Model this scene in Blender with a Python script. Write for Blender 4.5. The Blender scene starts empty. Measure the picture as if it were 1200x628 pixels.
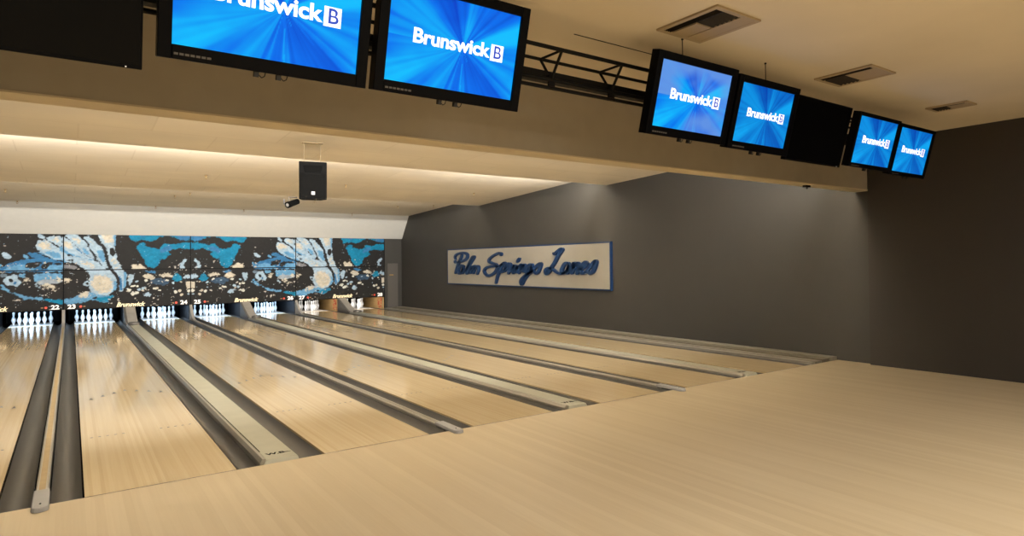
import bpy, bmesh, math, random
import numpy as np
from mathutils import Vector, Matrix, noise
random.seed(7)
PI = math.pi
sc = bpy.context.scene
C = sc.collection

# ------------------------------------------------------------------ helpers
def lin(c):
    return tuple(((x/255)/12.92 if x/255 <= .04045 else ((x/255+.055)/1.055)**2.4) for x in c)

def mat(name, col, rough=.6, metal=0., var=0., scale=8., bump=0., spec=.5, emit=None, estr=1., stretch=(1, 1, 1)):
    m = bpy.data.materials.new(name); m.use_nodes = True
    nt = m.node_tree; b = nt.nodes['Principled BSDF']
    b.inputs['Roughness'].default_value = rough; b.inputs['Metallic'].default_value = metal
    b.inputs['Specular IOR Level'].default_value = spec
    c = lin(col)
    b.inputs['Base Color'].default_value = (*c, 1)
    if var or bump:
        tc = nt.nodes.new('ShaderNodeTexCoord'); mp = nt.nodes.new('ShaderNodeMapping')
        mp.inputs['Scale'].default_value = stretch
        n = nt.nodes.new('ShaderNodeTexNoise'); n.inputs['Scale'].default_value = scale; n.inputs['Detail'].default_value = 4
        nt.links.new(tc.outputs['Object'], mp.inputs['Vector']); nt.links.new(mp.outputs['Vector'], n.inputs['Vector'])
        if var:
            r = nt.nodes.new('ShaderNodeValToRGB')
            r.color_ramp.elements[0].position = .3; r.color_ramp.elements[1].position = .7
            r.color_ramp.elements[0].color = (*[x*(1-var) for x in c], 1)
            r.color_ramp.elements[1].color = (*[min(1, x*(1+var)) for x in c], 1)
            nt.links.new(n.outputs['Fac'], r.inputs['Fac']); nt.links.new(r.outputs['Color'], b.inputs['Base Color'])
        if bump:
            bp = nt.nodes.new('ShaderNodeBump'); bp.inputs['Strength'].default_value = bump; bp.inputs['Distance'].default_value = .01
            nt.links.new(n.outputs['Fac'], bp.inputs['Height']); nt.links.new(bp.outputs['Normal'], b.inputs['Normal'])
    if emit:
        b.inputs['Emission Color'].default_value = (*lin(emit), 1); b.inputs['Emission Strength'].default_value = estr
    return m

def wood(name, c1, c2, board=.027, rough=.15, spec=.5):
    m = bpy.data.materials.new(name); m.use_nodes = True
    nt = m.node_tree; N = nt.nodes; Lk = nt.links; b = N['Principled BSDF']
    b.inputs['Roughness'].default_value = rough; b.inputs['Specular IOR Level'].default_value = spec
    tc = N.new('ShaderNodeTexCoord'); sp = N.new('ShaderNodeSeparateXYZ'); Lk.new(tc.outputs['Object'], sp.inputs[0])
    d = N.new('ShaderNodeMath'); d.operation = 'DIVIDE'; d.inputs[1].default_value = board; Lk.new(sp.outputs['X'], d.inputs[0])
    f = N.new('ShaderNodeMath'); f.operation = 'FLOOR'; Lk.new(d.outputs[0], f.inputs[0])
    w = N.new('ShaderNodeTexWhiteNoise'); w.noise_dimensions = '1D'; Lk.new(f.outputs[0], w.inputs['W'])
    mp = N.new('ShaderNodeMapping'); mp.inputs['Scale'].default_value = (60, 1.4, 1); Lk.new(tc.outputs['Object'], mp.inputs['Vector'])
    g = N.new('ShaderNodeTexNoise'); g.inputs['Scale'].default_value = 1.; g.inputs['Detail'].default_value = 5; Lk.new(mp.outputs[0], g.inputs['Vector'])
    mx = N.new('ShaderNodeMath'); mx.operation = 'MULTIPLY_ADD'; mx.inputs[1].default_value = .45; Lk.new(w.outputs['Value'], mx.inputs[0])
    g2 = N.new('ShaderNodeMath'); g2.operation = 'MULTIPLY'; g2.inputs[1].default_value = .55; Lk.new(g.outputs['Fac'], g2.inputs[0]); Lk.new(g2.outputs[0], mx.inputs[2])
    r = N.new('ShaderNodeValToRGB'); r.color_ramp.elements[0].position = .15; r.color_ramp.elements[1].position = .8
    r.color_ramp.elements[0].color = (*lin(c1), 1); r.color_ramp.elements[1].color = (*lin(c2), 1)
    Lk.new(mx.outputs[0], r.inputs['Fac']); Lk.new(r.outputs['Color'], b.inputs['Base Color'])
    return m

def attr_mat(name, rough=.5, emit=0., spec=.3):
    m = bpy.data.materials.new(name); m.use_nodes = True
    nt = m.node_tree; b = nt.nodes['Principled BSDF']; b.inputs['Roughness'].default_value = rough
    b.inputs['Specular IOR Level'].default_value = spec
    a = nt.nodes.new('ShaderNodeAttribute'); a.attribute_name = 'Col'
    if emit:
        b.inputs['Base Color'].default_value = (.004, .005, .008, 1)
        nt.links.new(a.outputs['Color'], b.inputs['Emission Color']); b.inputs['Emission Strength'].default_value = emit; b.inputs['Specular IOR Level'].default_value = .05
    else:
        nt.links.new(a.outputs['Color'], b.inputs['Base Color'])
    return m

class MB:
    """collects simple solids into one mesh"""
    def __init__(s): s.v = []; s.f = []
    def add(s, vs, fs):
        o = len(s.v); s.v += [tuple(v) for v in vs]; s.f += [tuple(i+o for i in f) for f in fs]; return s
    def box(s, x0, x1, y0, y1, z0, z1):
        return s.add([(x0,y0,z0),(x1,y0,z0),(x1,y1,z0),(x0,y1,z0),(x0,y0,z1),(x1,y0,z1),(x1,y1,z1),(x0,y1,z1)],
                     [(0,3,2,1),(4,5,6,7),(0,1,5,4),(1,2,6,5),(2,3,7,6),(3,0,4,7)])
    def prism_y(s, prof, y0, y1):       # prof: CCW (x,z) list seen from -Y
        n = len(prof)
        vs = [(x, y0, z) for x, z in prof] + [(x, y1, z) for x, z in prof]
        return s.add(vs, [tuple(range(n)), tuple(range(2*n-1, n-1, -1))] + [(i, i+n, (i+1) % n + n, (i+1) % n) for i in range(n)])
    def prism_x(s, prof, x0, x1):       # prof: (y,z) list
        n = len(prof)
        vs = [(x0, y, z) for y, z in prof] + [(x1, y, z) for y, z in prof]
        return s.add(vs, [tuple(range(n-1, -1, -1)), tuple(range(n, 2*n))] + [(i, (i+1) % n, (i+1) % n + n, i+n) for i in range(n)])
    def tube(s, p, q, r, n=10, r2=None):
        p = Vector(p); q = Vector(q); d = (q-p).normalized(); r2 = r if r2 is None else r2
        a = d.orthogonal().normalized(); b = d.cross(a)
        vs = [p + (a*math.cos(2*PI*i/n) + b*math.sin(2*PI*i/n))*r for i in range(n)] + [q + (a*math.cos(2*PI*i/n) + b*math.sin(2*PI*i/n))*r2 for i in range(n)]
        return s.add(vs, [tuple(range(n-1, -1, -1)), tuple(range(n, 2*n))] + [(i, (i+1) % n, (i+1) % n+n, i+n) for i in range(n)])
    def path(s, pts, r, n=8):
        for a, b in zip(pts, pts[1:]): s.tube(a, b, r, n)
        return s
    def lathe(s, prof, n=24, c=(0, 0, 0)):
        vs = []; m = len(prof)
        for r, z in prof:
            for i in range(n): vs.append((c[0]+r*math.cos(2*PI*i/n), c[1]+r*math.sin(2*PI*i/n), c[2]+z))
        fs = [tuple(range(n-1, -1, -1)), tuple(range((m-1)*n, m*n))]
        for k in range(m-1):
            for i in range(n): fs.append((k*n+i, k*n+(i+1) % n, (k+1)*n+(i+1) % n, (k+1)*n+i))
        return s.add(vs, fs)
    def build(s, name, m, parent=None, bevel=0., smooth=False, loc=None):
        me = bpy.data.meshes.new(name); me.from_pydata(s.v, [], s.f)
        bm = bmesh.new(); bm.from_mesh(me); bmesh.ops.recalc_face_normals(bm, faces=bm.faces); bm.to_mesh(me); bm.free()
        me.materials.append(m); o = bpy.data.objects.new(name, me); C.objects.link(o)
        if smooth:
            for p in me.polygons: p.use_smooth = True
            es = o.modifiers.new('edges', 'EDGE_SPLIT'); es.split_angle = math.radians(40)
        if bevel:
            b = o.modifiers.new('bevel', 'BEVEL'); b.width = bevel; b.segments = 2; b.limit_method = 'ANGLE'
        if parent: o.parent = parent
        if loc: o.location = loc
        return o

def empty(name, loc, rot=(0, 0, 0)):
    o = bpy.data.objects.new(name, None); C.objects.link(o); o.location = loc; o.rotation_euler = rot; o.empty_display_size = .1
    return o
def tag(o, label, cat, group=None, kind=None):
    o['label'] = label; o['category'] = cat
    if group: o['group'] = group
    if kind: o['kind'] = kind
    return o
def struct(o, label=None):
    o['kind'] = 'structure'
    if label: o['label'] = label
    return o
def copy_thing(o, parent=None):
    c = o.copy(); C.objects.link(c)
    if parent: c.parent = parent
    for ch in list(o.children): copy_thing(ch, c)
    return c

def text_mesh(name, txt, size, m, depth=.002, bold=0., shear=0., parent=None, loc=(0, 0, 0), rot=(PI/2, 0, 0), align='CENTER', spacing=1., sx=1.):
    cu = bpy.data.curves.new(name, 'FONT'); cu.body = txt; cu.size = size; cu.extrude = depth; cu.offset = bold
    cu.shear = shear; cu.align_x = align; cu.align_y = 'CENTER'; cu.space_character = spacing; cu.resolution_u = 4
    t = bpy.data.objects.new(name+'_curve', cu); C.objects.link(t)
    bpy.context.view_layer.update()
    me = bpy.data.meshes.new_from_object(t.evaluated_get(bpy.context.evaluated_depsgraph_get()))
    bpy.data.objects.remove(t); bpy.data.curves.remove(cu)
    for v in me.vertices: v.co.x *= sx
    me.name = name; me.materials.clear(); me.materials.append(m)
    o = bpy.data.objects.new(name, me); C.objects.link(o); o.location = loc; o.rotation_euler = rot
    if parent: o.parent = parent
    return o

def grid_mesh(name, w, h, nx, nz, colors, m, parent=None, loc=(0, 0, 0)):
    """upright grid in XZ facing -Y with a colour per vertex; colors: (nz+1, nx+1, 3) linear"""
    xs = np.linspace(0, w, nx+1); zs = np.linspace(0, h, nz+1)
    X, Z = np.meshgrid(xs, zs); V = np.stack([X, X*0, Z], -1).reshape(-1, 3)
    i = np.arange(nx)[None, :] + (nx+1)*np.arange(nz)[:, None]; i = i.reshape(-1)
    F = np.stack([i, i+1, i+nx+2, i+nx+1], -1)
    me = bpy.data.meshes.new(name); me.from_pydata(V.tolist(), [], F.tolist())
    a = me.color_attributes.new('Col', 'FLOAT_COLOR', 'POINT')
    cc = np.concatenate([colors.reshape(-1, 3), np.ones(((nx+1)*(nz+1), 1))], -1).astype('f')
    a.data.foreach_set('color', cc.reshape(-1))
    me.materials.append(m); o = bpy.data.objects.new(name, me); C.objects.link(o); o.location = loc
    if parent: o.parent = parent
    return o

# ------------------------------------------------------------------ dimensions (metres; y runs down the lanes, foul line at y=0)
LW = 1.054; WG = .7451; NG = .5251; PAIR = 2*LW + WG + NG
MY = 18.2                         # front face of the masking
CEIL = 3.668
WALLX = 10.6; NEARX = 10.5
def seam(j): return -NG/2 + j*PAIR    # j=0: between lanes 22 and 23
LX = {}
for j in range(-1, 3):
    LX[23+2*j] = seam(j) + NG/2
    LX[24+2*j] = seam(j) + NG/2 + LW + WG
# LX: left edge of each lane 21..28

# ------------------------------------------------------------------ materials
M = {}
M['lane'] = wood('lane_maple', (188, 167, 130), (202, 183, 148), rough=.1, spec=.28)
M['approach'] = wood('approach_maple', (190, 172, 140), (202, 186, 156), board=.057, rough=.3, spec=.4)
M['pindeck'] = mat('pin_deck', (190, 184, 176), .35)
M['arrow'] = mat('dark_inlay', (34, 22, 14), .4)
M['gutter'] = mat('gutter_grey', (60, 57, 53), .42, var=.12, scale=3, stretch=(8, .6, 1))
M['black'] = mat('black_gap', (9, 9, 9), .8, spec=.08)
M['alu'] = mat('brushed_aluminium', (168, 163, 152), .35, metal=.55, var=.06, scale=5, stretch=(20, 1, 1))
M['cover'] = mat('grey_green_cover', (166, 164, 146), .4, var=.06, scale=4)
M['tan'] = mat('tan_insert', (160, 138, 98), .5, var=.08, scale=9)
M['capgrey'] = mat('grey_plastic_cap', (150, 150, 150), .45, var=.05)
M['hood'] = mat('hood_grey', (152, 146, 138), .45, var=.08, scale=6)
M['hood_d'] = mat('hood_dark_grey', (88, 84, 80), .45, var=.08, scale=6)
M['ledge'] = mat('ledge_grey', (132, 126, 112), .45, var=.12, scale=4, stretch=(10, .5, 1))
M['ledge2'] = mat('ledge_dark', (98, 90, 76), .5, var=.12, scale=4, stretch=(10, .5, 1))
M['wall'] = mat('charcoal_wall_paint', (43, 41, 37), .62, var=.04, scale=2.5, bump=.08)
M['nearwall'] = mat('near_wall_shaded', (42, 37, 32), .7, var=.04, scale=2.5, bump=.08)  # wall colour made browner and darker where less light reaches this stretch
M['beam'] = mat('taupe_beam_paint', (164, 154, 136), .8, var=.03, scale=6)
M['beamtrim'] = mat('cream_trim', (205, 190, 160), .7)
M['ceil'] = mat('near_ceiling_paint', (218, 204, 178), .85, var=.06, scale=.7, bump=.05)
M['tile'] = mat('lane_ceiling_tile', (234, 224, 206), .85, var=.05, scale=.9, stretch=(.5, 1.6, 1), bump=.4)
M['curtain'] = mat('white_curtain_wall', (180, 178, 172), .8, var=.02)
_nt = M['tile'].node_tree; _b = _nt.nodes['Principled BSDF']; _rl = _b.inputs['Base Color'].links[0].from_socket
_br = _nt.nodes.new('ShaderNodeTexBrick'); _br.inputs['Scale'].default_value = 1; _br.inputs['Brick Width'].default_value = 1.7; _br.inputs['Row Height'].default_value = .95
_br.inputs['Mortar Size'].default_value = .012; _br.offset = .5
_br.inputs['Color1'].default_value = (1, 1, 1, 1); _br.inputs['Color2'].default_value = (.94, .94, .93, 1); _br.inputs['Mortar'].default_value = (.9, .89, .87, 1)
_tc = _nt.nodes.new('ShaderNodeTexCoord'); _nt.links.new(_tc.outputs['Object'], _br.inputs['Vector'])
_mx = _nt.nodes.new('ShaderNodeMix'); _mx.data_type = 'RGBA'; _mx.blend_type = 'MULTIPLY'; _mx.inputs[0].default_value = 1
_nt.links.new(_rl, _mx.inputs[6]); _nt.links.new(_br.outputs['Color'], _mx.inputs[7]); _nt.links.new(_mx.outputs[2], _b.inputs['Base Color'])
M['white'] = mat('white_paint', (225, 222, 215), .6)
M['pin'] = mat('pin_white', (240, 242, 245), .25)
M['red'] = mat('pin_red', (190, 30, 30), .35)
M['bezel'] = mat('black_bezel', (5, 5, 8), .35, spec=.08)
M['panelblack'] = mat('black_glass', (2, 2, 3), .2, spec=.12)
M['truss'] = mat('black_truss', (7, 6, 5), .6, spec=.2)
M['speaker'] = mat('black_speaker', (9, 9, 9), .7, spec=.1, var=.1, scale=60)
M['grille'] = mat('speaker_grille', (12, 12, 12), .85, spec=.1, var=.2, scale=150)
M['silver'] = mat('silver_badge', (225, 225, 225), .3)
M['brass'] = mat('brass_sprinkler', (140, 112, 66), .5, metal=.4)
M['vent'] = mat('vent_paint', (170, 150, 118), .6)
M['ventdark'] = mat('vent_dark', (40, 32, 22), .8)
M['mural'] = attr_mat('mural_print', .55, spec=.08)
M['screen'] = attr_mat('lit_screen', .2, emit=1.0)
M['logo'] = mat('screen_logo_white', (240, 242, 255), .4, emit=(245, 246, 255), estr=1.0)
M['logoblue'] = mat('screen_logo_blue', (20, 60, 170), .4, emit=(25, 70, 190), estr=.8)
M['cream'] = mat('cream_lettering', (245, 225, 185), .4, emit=(245, 225, 185), estr=.25)
M['num'] = mat('white_numeral', (245, 240, 235), .4, emit=(245, 240, 235), estr=.35)
M['marker'] = mat('red_marker', (200, 60, 35), .4, emit=(200, 60, 35), estr=.4)
M['markert'] = mat('tan_marker', (150, 110, 70), .5)
M['signface'] = mat('sign_face', (134, 128, 117), .5, var=.06, scale=1.5)
M['signblue'] = mat('sign_blue', (16, 42, 76), .45, spec=.3, var=.15, scale=8)
M['doorgrey'] = mat('dark_door', (72, 68, 64), .6)
M['ply'] = mat('kickback_plywood', (176, 142, 92), .55, var=.1, scale=6, stretch=(1, .4, 3))
M['kickred'] = mat('red_stencil', (176, 66, 48), .6)
M['kick'] = mat('board_black_and_shade', (28, 28, 32), .6)  # black board; on the kickbacks the missing light is put into the colour
M['wire'] = mat('black_wire', (15, 15, 15), .5)
M['smudge'] = mat('grey_smudge', (140, 124, 98), .9)

MURAL = [
 ((50, 104, 148),[(-0.433,1.75),(-0.376,1.88),(-0.29,1.98),(-0.212,2.03),(-0.143,2.07),(-0.098,2.04),(-0.026,1.92),(-0.001,1.89),(-0.001,1.73),(-0.062,1.62),(-0.433,1.64)]),
 ((92, 142, 180),[(-0.419,1.67),(-0.376,1.81),(-0.309,1.85),(-0.212,1.8),(-0.202,1.63),(-0.319,1.64)]),
 ((92, 142, 180),[(-0.113,1.8),(-0.082,1.83),(-0.011,1.84),(-0.001,1.62),(-0.113,1.63)]),
 ((36, 35, 35),[(-0.27,1.74),(-0.251,1.89),(-0.182,1.95),(-0.143,1.93),(-0.182,1.74),(-0.212,1.74)]),
 ((36, 35, 35),[(-0.163,1.8),(-0.133,1.9),(-0.092,1.91),(-0.016,1.88),(-0.011,1.81),(-0.092,1.85),(-0.123,1.73),(-0.153,1.69)]),
 ((100, 95, 95),[(-0.232,1.9),(-0.172,1.97),(-0.148,1.95),(-0.172,1.84),(-0.217,1.85)]),
 ((50, 104, 148),[(-0.251,2.21),(-0.192,2.21),(-0.143,2.1),(-0.082,2.0),(-0.113,1.96),(-0.182,2.03),(-0.241,2.1)]),
 ((92, 142, 180),[(-0.187,2.25),(-0.143,2.14),(-0.082,2.04),(-0.011,1.95),(0.034,1.89),(0.034,1.99),(-0.062,2.06),(-0.153,2.25)]),
 ((150, 172, 190),[(-0.192,2.55),(-0.172,2.58),(-0.133,2.57),(-0.072,2.45),(-0.011,2.29),(0.034,2.12),(-0.001,1.99),(-0.052,2.01),(-0.113,2.1),(-0.158,2.2),(-0.19,2.32)]),
 ((184, 176, 160),[(-0.186,2.53),(-0.143,2.56),(-0.092,2.47),(-0.057,2.38),(-0.113,2.29),(-0.163,2.3),(-0.184,2.38)]),
 ((92, 142, 180),[(-0.143,2.23),(-0.092,2.25),(-0.016,2.17),(-0.011,2.02),(-0.072,2.06)]),
 ((150, 172, 190),[(-0.118,2.67),(-0.092,2.71),(-0.011,2.67),(-0.009,2.32),(-0.062,2.47),(-0.108,2.56)]),
 ((184, 176, 160),[(-0.103,2.68),(-0.021,2.67),(-0.021,2.47),(-0.072,2.56)]),
 ((190, 190, 185),[(-0.29,2.77),(-0.251,2.69),(-0.226,2.6),(-0.241,2.58),(-0.275,2.67)]),
 ((150, 172, 190),[(-0.184,2.77),(-0.168,2.81),(-0.164,2.73),(-0.135,2.71),(-0.138,2.61),(-0.174,2.64)]),
 ((150, 172, 190),[(-0.423,2.21),(-0.386,2.17),(-0.353,2.08),(-0.367,2.02),(-0.4,2.04),(-0.421,2.11)]),
 ((184, 176, 160),[(-0.243,2.18),(-0.202,2.17),(-0.182,2.1),(-0.202,2.07),(-0.236,2.12)]),
 ((92, 142, 180),[(-0.29,2.09),(-0.266,2.15),(-0.241,2.09),(-0.246,2.03),(-0.275,2.05)]),
 ((150, 145, 140),[(-0.414,2.42),(-0.391,2.4),(-0.395,2.37),(-0.409,2.38)]),
 ((130, 120, 110),[(-0.348,2.19),(-0.314,2.16),(-0.343,2.16)]),
 ((92, 142, 180),[(-0.433,1.88),(-0.416,1.85),(-0.425,1.77),(-0.433,1.77)]),
 ((95, 110, 125),[(-0.433,1.58),(-0.404,1.6),(-0.376,1.56),(-0.395,1.46),(-0.433,1.5)]),
 ((150, 172, 190),[(-0.412,1.42),(-0.376,1.56),(-0.328,1.56),(-0.314,1.43),(-0.29,1.33),(-0.311,1.21),(-0.343,1.25),(-0.376,1.23),(-0.404,1.33)]),
 ((36, 35, 35),[(-0.374,1.44),(-0.352,1.45),(-0.346,1.37),(-0.359,1.33),(-0.374,1.36)]),
 ((50, 104, 148),[(-0.346,1.35),(-0.328,1.35),(-0.328,1.28),(-0.346,1.28)]),
 ((92, 142, 180),[(-0.319,1.56),(-0.28,1.59),(-0.251,1.55),(-0.27,1.47),(-0.309,1.49)]),
 ((184, 176, 160),[(-0.304,1.42),(-0.266,1.44),(-0.251,1.51),(-0.23,1.47),(-0.226,1.27),(-0.256,1.3),(-0.295,1.36)]),
 ((92, 142, 180),[(-0.207,1.57),(-0.143,1.59),(-0.011,1.56),(-0.011,1.39),(-0.062,1.37),(-0.123,1.33),(-0.143,1.29),(-0.192,1.32),(-0.204,1.42)]),
 ((140, 150, 160),[(-0.197,1.34),(-0.143,1.42),(-0.072,1.39),(-0.011,1.41),(-0.011,1.3),(-0.072,1.26),(-0.172,1.25)]),
 ((150, 172, 190),[(-0.202,1.32),(-0.167,1.19),(-0.153,1.08),(-0.18,1.15),(-0.2,1.24)]),
 ((184, 176, 160),[(-0.167,1.29),(-0.133,1.31),(-0.098,1.28),(-0.067,1.2),(-0.042,1.22),(-0.04,1.07),(-0.057,1.03),(-0.082,1.12),(-0.103,1.05),(-0.125,1.14),(-0.153,1.19)]),
 ((184, 176, 160),[(-0.072,1.42),(-0.052,1.47),(-0.011,1.45),(-0.011,1.29),(-0.062,1.34)]),
 ((92, 142, 180),[(-0.433,1.32),(-0.404,1.22),(-0.366,1.09),(-0.328,1.02),(-0.28,0.94),(-0.202,0.88),(-0.143,0.86),(-0.143,0.79),(-0.202,0.82),(-0.27,0.83),(-0.343,1.0),(-0.395,1.09),(-0.433,1.14)]),
 ((36, 35, 35),[(-0.433,1.26),(-0.414,1.18),(-0.433,1.16)]),
 ((20, 112, 148),[(-0.153,0.83),(-0.103,0.81),(-0.001,0.78),(-0.001,0.64),(-0.052,0.67),(-0.123,0.77)]),
 ((184, 176, 160),[(-0.309,0.98),(-0.263,0.85),(-0.275,0.81),(-0.299,0.9)]),
 ((170, 160, 150),[(-0.328,0.83),(-0.299,0.84),(-0.295,0.79),(-0.323,0.8)]),
 ((92, 142, 180),[(-0.027,2.43),(0.014,2.32),(0.087,2.16),(0.182,2.01),(0.236,1.97),(0.209,1.93),(0.098,2.05),(-0.006,2.23),(-0.027,2.25)]),
 ((150, 172, 190),[(-0.011,2.71),(0.035,2.6),(0.087,2.43),(0.145,2.16),(0.236,1.99),(0.171,2.0),(0.077,2.14),(-0.011,2.32)]),
 ((184, 176, 160),[(-0.006,2.6),(0.045,2.54),(0.087,2.39),(0.066,2.27),(0.004,2.38)]),
 ((50, 104, 148),[(0.092,2.39),(0.14,2.14),(0.23,1.98),(0.209,1.98),(0.129,2.14),(0.085,2.34)]),
 ((150, 172, 190),[(0.009,2.74),(0.035,2.78),(0.087,2.75),(0.14,2.61),(0.172,2.45),(0.209,2.16),(0.23,1.98),(0.171,2.11),(0.103,2.36),(0.035,2.61)]),
 ((184, 176, 160),[(0.035,2.74),(0.087,2.72),(0.129,2.56),(0.15,2.43),(0.119,2.43),(0.066,2.61)]),
 ((92, 142, 180),[(0.119,2.39),(0.172,2.3),(0.198,2.1),(0.161,2.16)]),
 ((150, 172, 190),[(0.138,2.67),(0.161,2.72),(0.204,2.65),(0.252,2.48),(0.29,2.3),(0.323,2.03),(0.344,1.71),(0.301,1.71),(0.241,2.01),(0.198,2.32),(0.172,2.54)]),
 ((184, 176, 160),[(0.166,2.69),(0.209,2.59),(0.246,2.41),(0.236,2.34),(0.193,2.5)]),
 ((92, 142, 180),[(0.236,2.3),(0.29,2.25),(0.317,1.98),(0.29,1.89),(0.257,2.05)]),
 ((36, 35, 35),[(0.145,2.67),(0.166,2.56),(0.198,2.32),(0.225,2.14),(0.29,1.85),(0.279,1.88),(0.209,2.14),(0.18,2.39),(0.159,2.54)]),
 ((150, 172, 190),[(0.009,2.04),(0.035,2.11),(0.098,2.1),(0.171,1.99),(0.246,1.93),(0.306,1.71),(0.35,1.63),(0.394,1.39),(0.394,1.13),(0.344,0.91),(0.273,0.83),(0.203,0.89),(0.182,1.15),(0.193,1.45),(0.177,1.63),(0.108,1.83),(0.056,1.89),(0.019,1.97)]),
 ((184, 176, 160),[(0.193,1.41),(0.257,1.54),(0.323,1.49),(0.372,1.31),(0.366,1.04),(0.311,0.92),(0.236,0.93),(0.198,1.15)]),
 ((184, 176, 160),[(0.077,2.01),(0.161,1.94),(0.236,1.83),(0.279,1.69),(0.203,1.72),(0.129,1.86)]),
 ((92, 142, 180),[(0.367,1.4),(0.4,1.26),(0.394,1.08),(0.344,0.91),(0.378,1.13)]),
 ((150, 172, 190),[(0.249,2.75),(0.274,2.87),(0.389,2.89),(0.389,2.57),(0.382,2.27),(0.4,2.0),(0.434,1.7),(0.476,1.48),(0.469,1.25),(0.435,0.97),(0.416,1.01),(0.411,1.37),(0.383,1.62),(0.345,1.84),(0.328,2.09),(0.314,2.32),(0.274,2.59)]),
 ((184, 176, 160),[(0.268,2.79),(0.29,2.86),(0.378,2.87),(0.376,2.52),(0.339,2.39),(0.296,2.57)]),
 ((184, 176, 160),[(0.339,2.07),(0.384,2.05),(0.422,1.7),(0.4,1.66),(0.356,1.89)]),
 ((92, 142, 180),[(0.373,2.86),(0.389,2.88),(0.387,2.39),(0.376,2.39)]),
 ((50, 104, 148),[(0.394,1.64),(0.444,1.25),(0.44,1.01),(0.42,1.03),(0.409,1.35)]),
 ((150, 172, 190),[(0.428,1.57),(0.472,1.43),(0.461,1.23),(0.44,1.08)]),
 ((36, 35, 35),[(0.339,2.32),(0.372,2.35),(0.384,2.21),(0.367,2.08),(0.339,2.16)]),
 ((36, 35, 35),[(0.29,2.39),(0.31,2.3),(0.323,2.07),(0.347,1.75),(0.4,1.53),(0.42,1.26),(0.416,1.08),(0.4,1.26),(0.383,1.48),(0.333,1.71),(0.303,1.98)]),
 ((36, 35, 35),[(0.035,2.02),(0.077,1.99),(0.066,1.93),(0.03,1.97)]),
 ((92, 142, 180),[(-0.001,0.81),(0.066,0.82),(0.108,0.92),(0.166,1.01),(0.193,0.98),(0.29,0.87),(0.383,0.86),(0.372,0.8),(0.311,0.76),(0.344,0.7),(0.289,0.66),(0.209,0.76),(0.108,0.66),(0.035,0.63),(-0.006,0.68)]),
 ((184, 176, 160),[(0.087,0.86),(0.129,1.01),(0.193,1.02),(0.198,0.84),(0.15,0.77),(0.097,0.77)]),
 ((20, 112, 148),[(0.214,0.78),(0.289,0.83),(0.383,0.87),(0.377,0.8),(0.311,0.76),(0.344,0.7),(0.279,0.68)]),
 ((36, 35, 35),[(0.205,0.84),(0.251,0.85),(0.248,0.78),(0.212,0.79)]),
 ((150, 172, 190),[(0.145,1.31),(0.177,1.35),(0.191,1.24),(0.171,1.15),(0.152,1.21)]),
 ((36, 35, 35),[(0.159,1.28),(0.18,1.29),(0.177,1.2),(0.161,1.23)]),
 ((184, 176, 160),[(-0.006,1.42),(0.03,1.46),(0.066,1.46),(0.051,1.38),(0.064,1.33),(0.024,1.28),(-0.006,1.26)]),
 ((190, 190, 185),[(0.061,1.79),(0.077,1.79),(0.074,1.7),(0.064,1.7)]),
 ((110, 110, 115),[(-0.006,1.86),(0.035,1.83),(0.108,1.76),(0.118,1.72),(0.056,1.7),(-0.006,1.73)]),
 ((92, 142, 180),[(-0.011,1.86),(0.004,1.85),(0.006,1.73),(-0.011,1.72)]),
 ((20, 112, 148),[(0.484,2.87),(0.576,2.9),(0.74,2.86),(0.836,2.89),(1.004,2.85),(1.003,2.63),(0.958,2.58),(0.921,2.63),(0.86,2.7),(0.788,2.76),(0.74,2.7),(0.704,2.6),(0.669,2.57),(0.598,2.6),(0.518,2.55),(0.495,2.71)]),
 ((50, 104, 148),[(0.86,2.82),(1.003,2.83),(1.003,2.66),(0.946,2.59),(0.897,2.65)]),
 ((50, 104, 148),[(0.575,2.83),(0.634,2.81),(0.622,2.67),(0.575,2.69)]),
 ((20, 112, 148),[(0.541,2.37),(0.581,2.52),(0.622,2.51),(0.622,2.41),(0.698,2.34),(0.733,2.32),(0.787,2.5),(0.86,2.46),(0.921,2.54),(1.003,2.54),(1.003,2.32),(0.946,2.31),(0.897,2.35),(0.86,2.31),(0.799,2.27),(0.835,2.16),(0.799,2.04),(0.745,1.99),(0.727,1.76),(0.68,1.68),(0.639,1.74),(0.61,1.9),(0.604,2.04),(0.575,2.16),(0.569,2.3)]),
 ((50, 104, 148),[(0.733,2.3),(0.787,2.39),(0.836,2.44),(0.836,2.32),(0.787,2.25),(0.745,2.16)]),
 ((184, 176, 160),[(0.52,1.77),(0.527,1.87),(0.546,1.81),(0.587,1.83),(0.627,1.74),(0.621,1.67),(0.523,1.67)]),
 ((150, 172, 190),[(0.906,1.86),(0.931,1.92),(0.946,1.99),(0.968,2.02),(0.973,1.95),(0.948,1.86),(0.936,1.75),(0.964,1.71),(0.933,1.68),(0.902,1.7),(0.921,1.8)]),
 ((92, 142, 180),[(0.45,1.61),(0.466,1.59),(0.471,1.48),(0.47,1.16),(0.449,1.05)]),
 ((150, 172, 190),[(0.483,1.5),(0.535,1.54),(0.529,1.43),(0.517,1.27),(0.495,1.2),(0.481,1.34)]),
 ((184, 176, 160),[(0.584,1.45),(0.615,1.47),(0.627,1.53),(0.668,1.51),(0.697,1.42),(0.685,1.32),(0.644,1.36),(0.609,1.37)]),
 ((184, 176, 160),[(0.733,1.48),(0.775,1.52),(0.799,1.54),(0.823,1.5),(0.849,1.45),(0.835,1.38),(0.799,1.41),(0.751,1.42)]),
 ((20, 112, 148),[(0.841,1.33),(0.865,1.45),(0.89,1.52),(0.92,1.44),(0.933,1.3),(0.902,1.26),(0.871,1.26)]),
 ((50, 72, 95),[(0.644,1.28),(0.715,1.37),(0.835,1.31),(0.799,1.17),(0.703,1.14)]),
 ((150, 172, 190),[(0.927,1.4),(0.97,1.48),(1.002,1.44),(1.002,1.33),(0.957,1.35)]),
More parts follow.
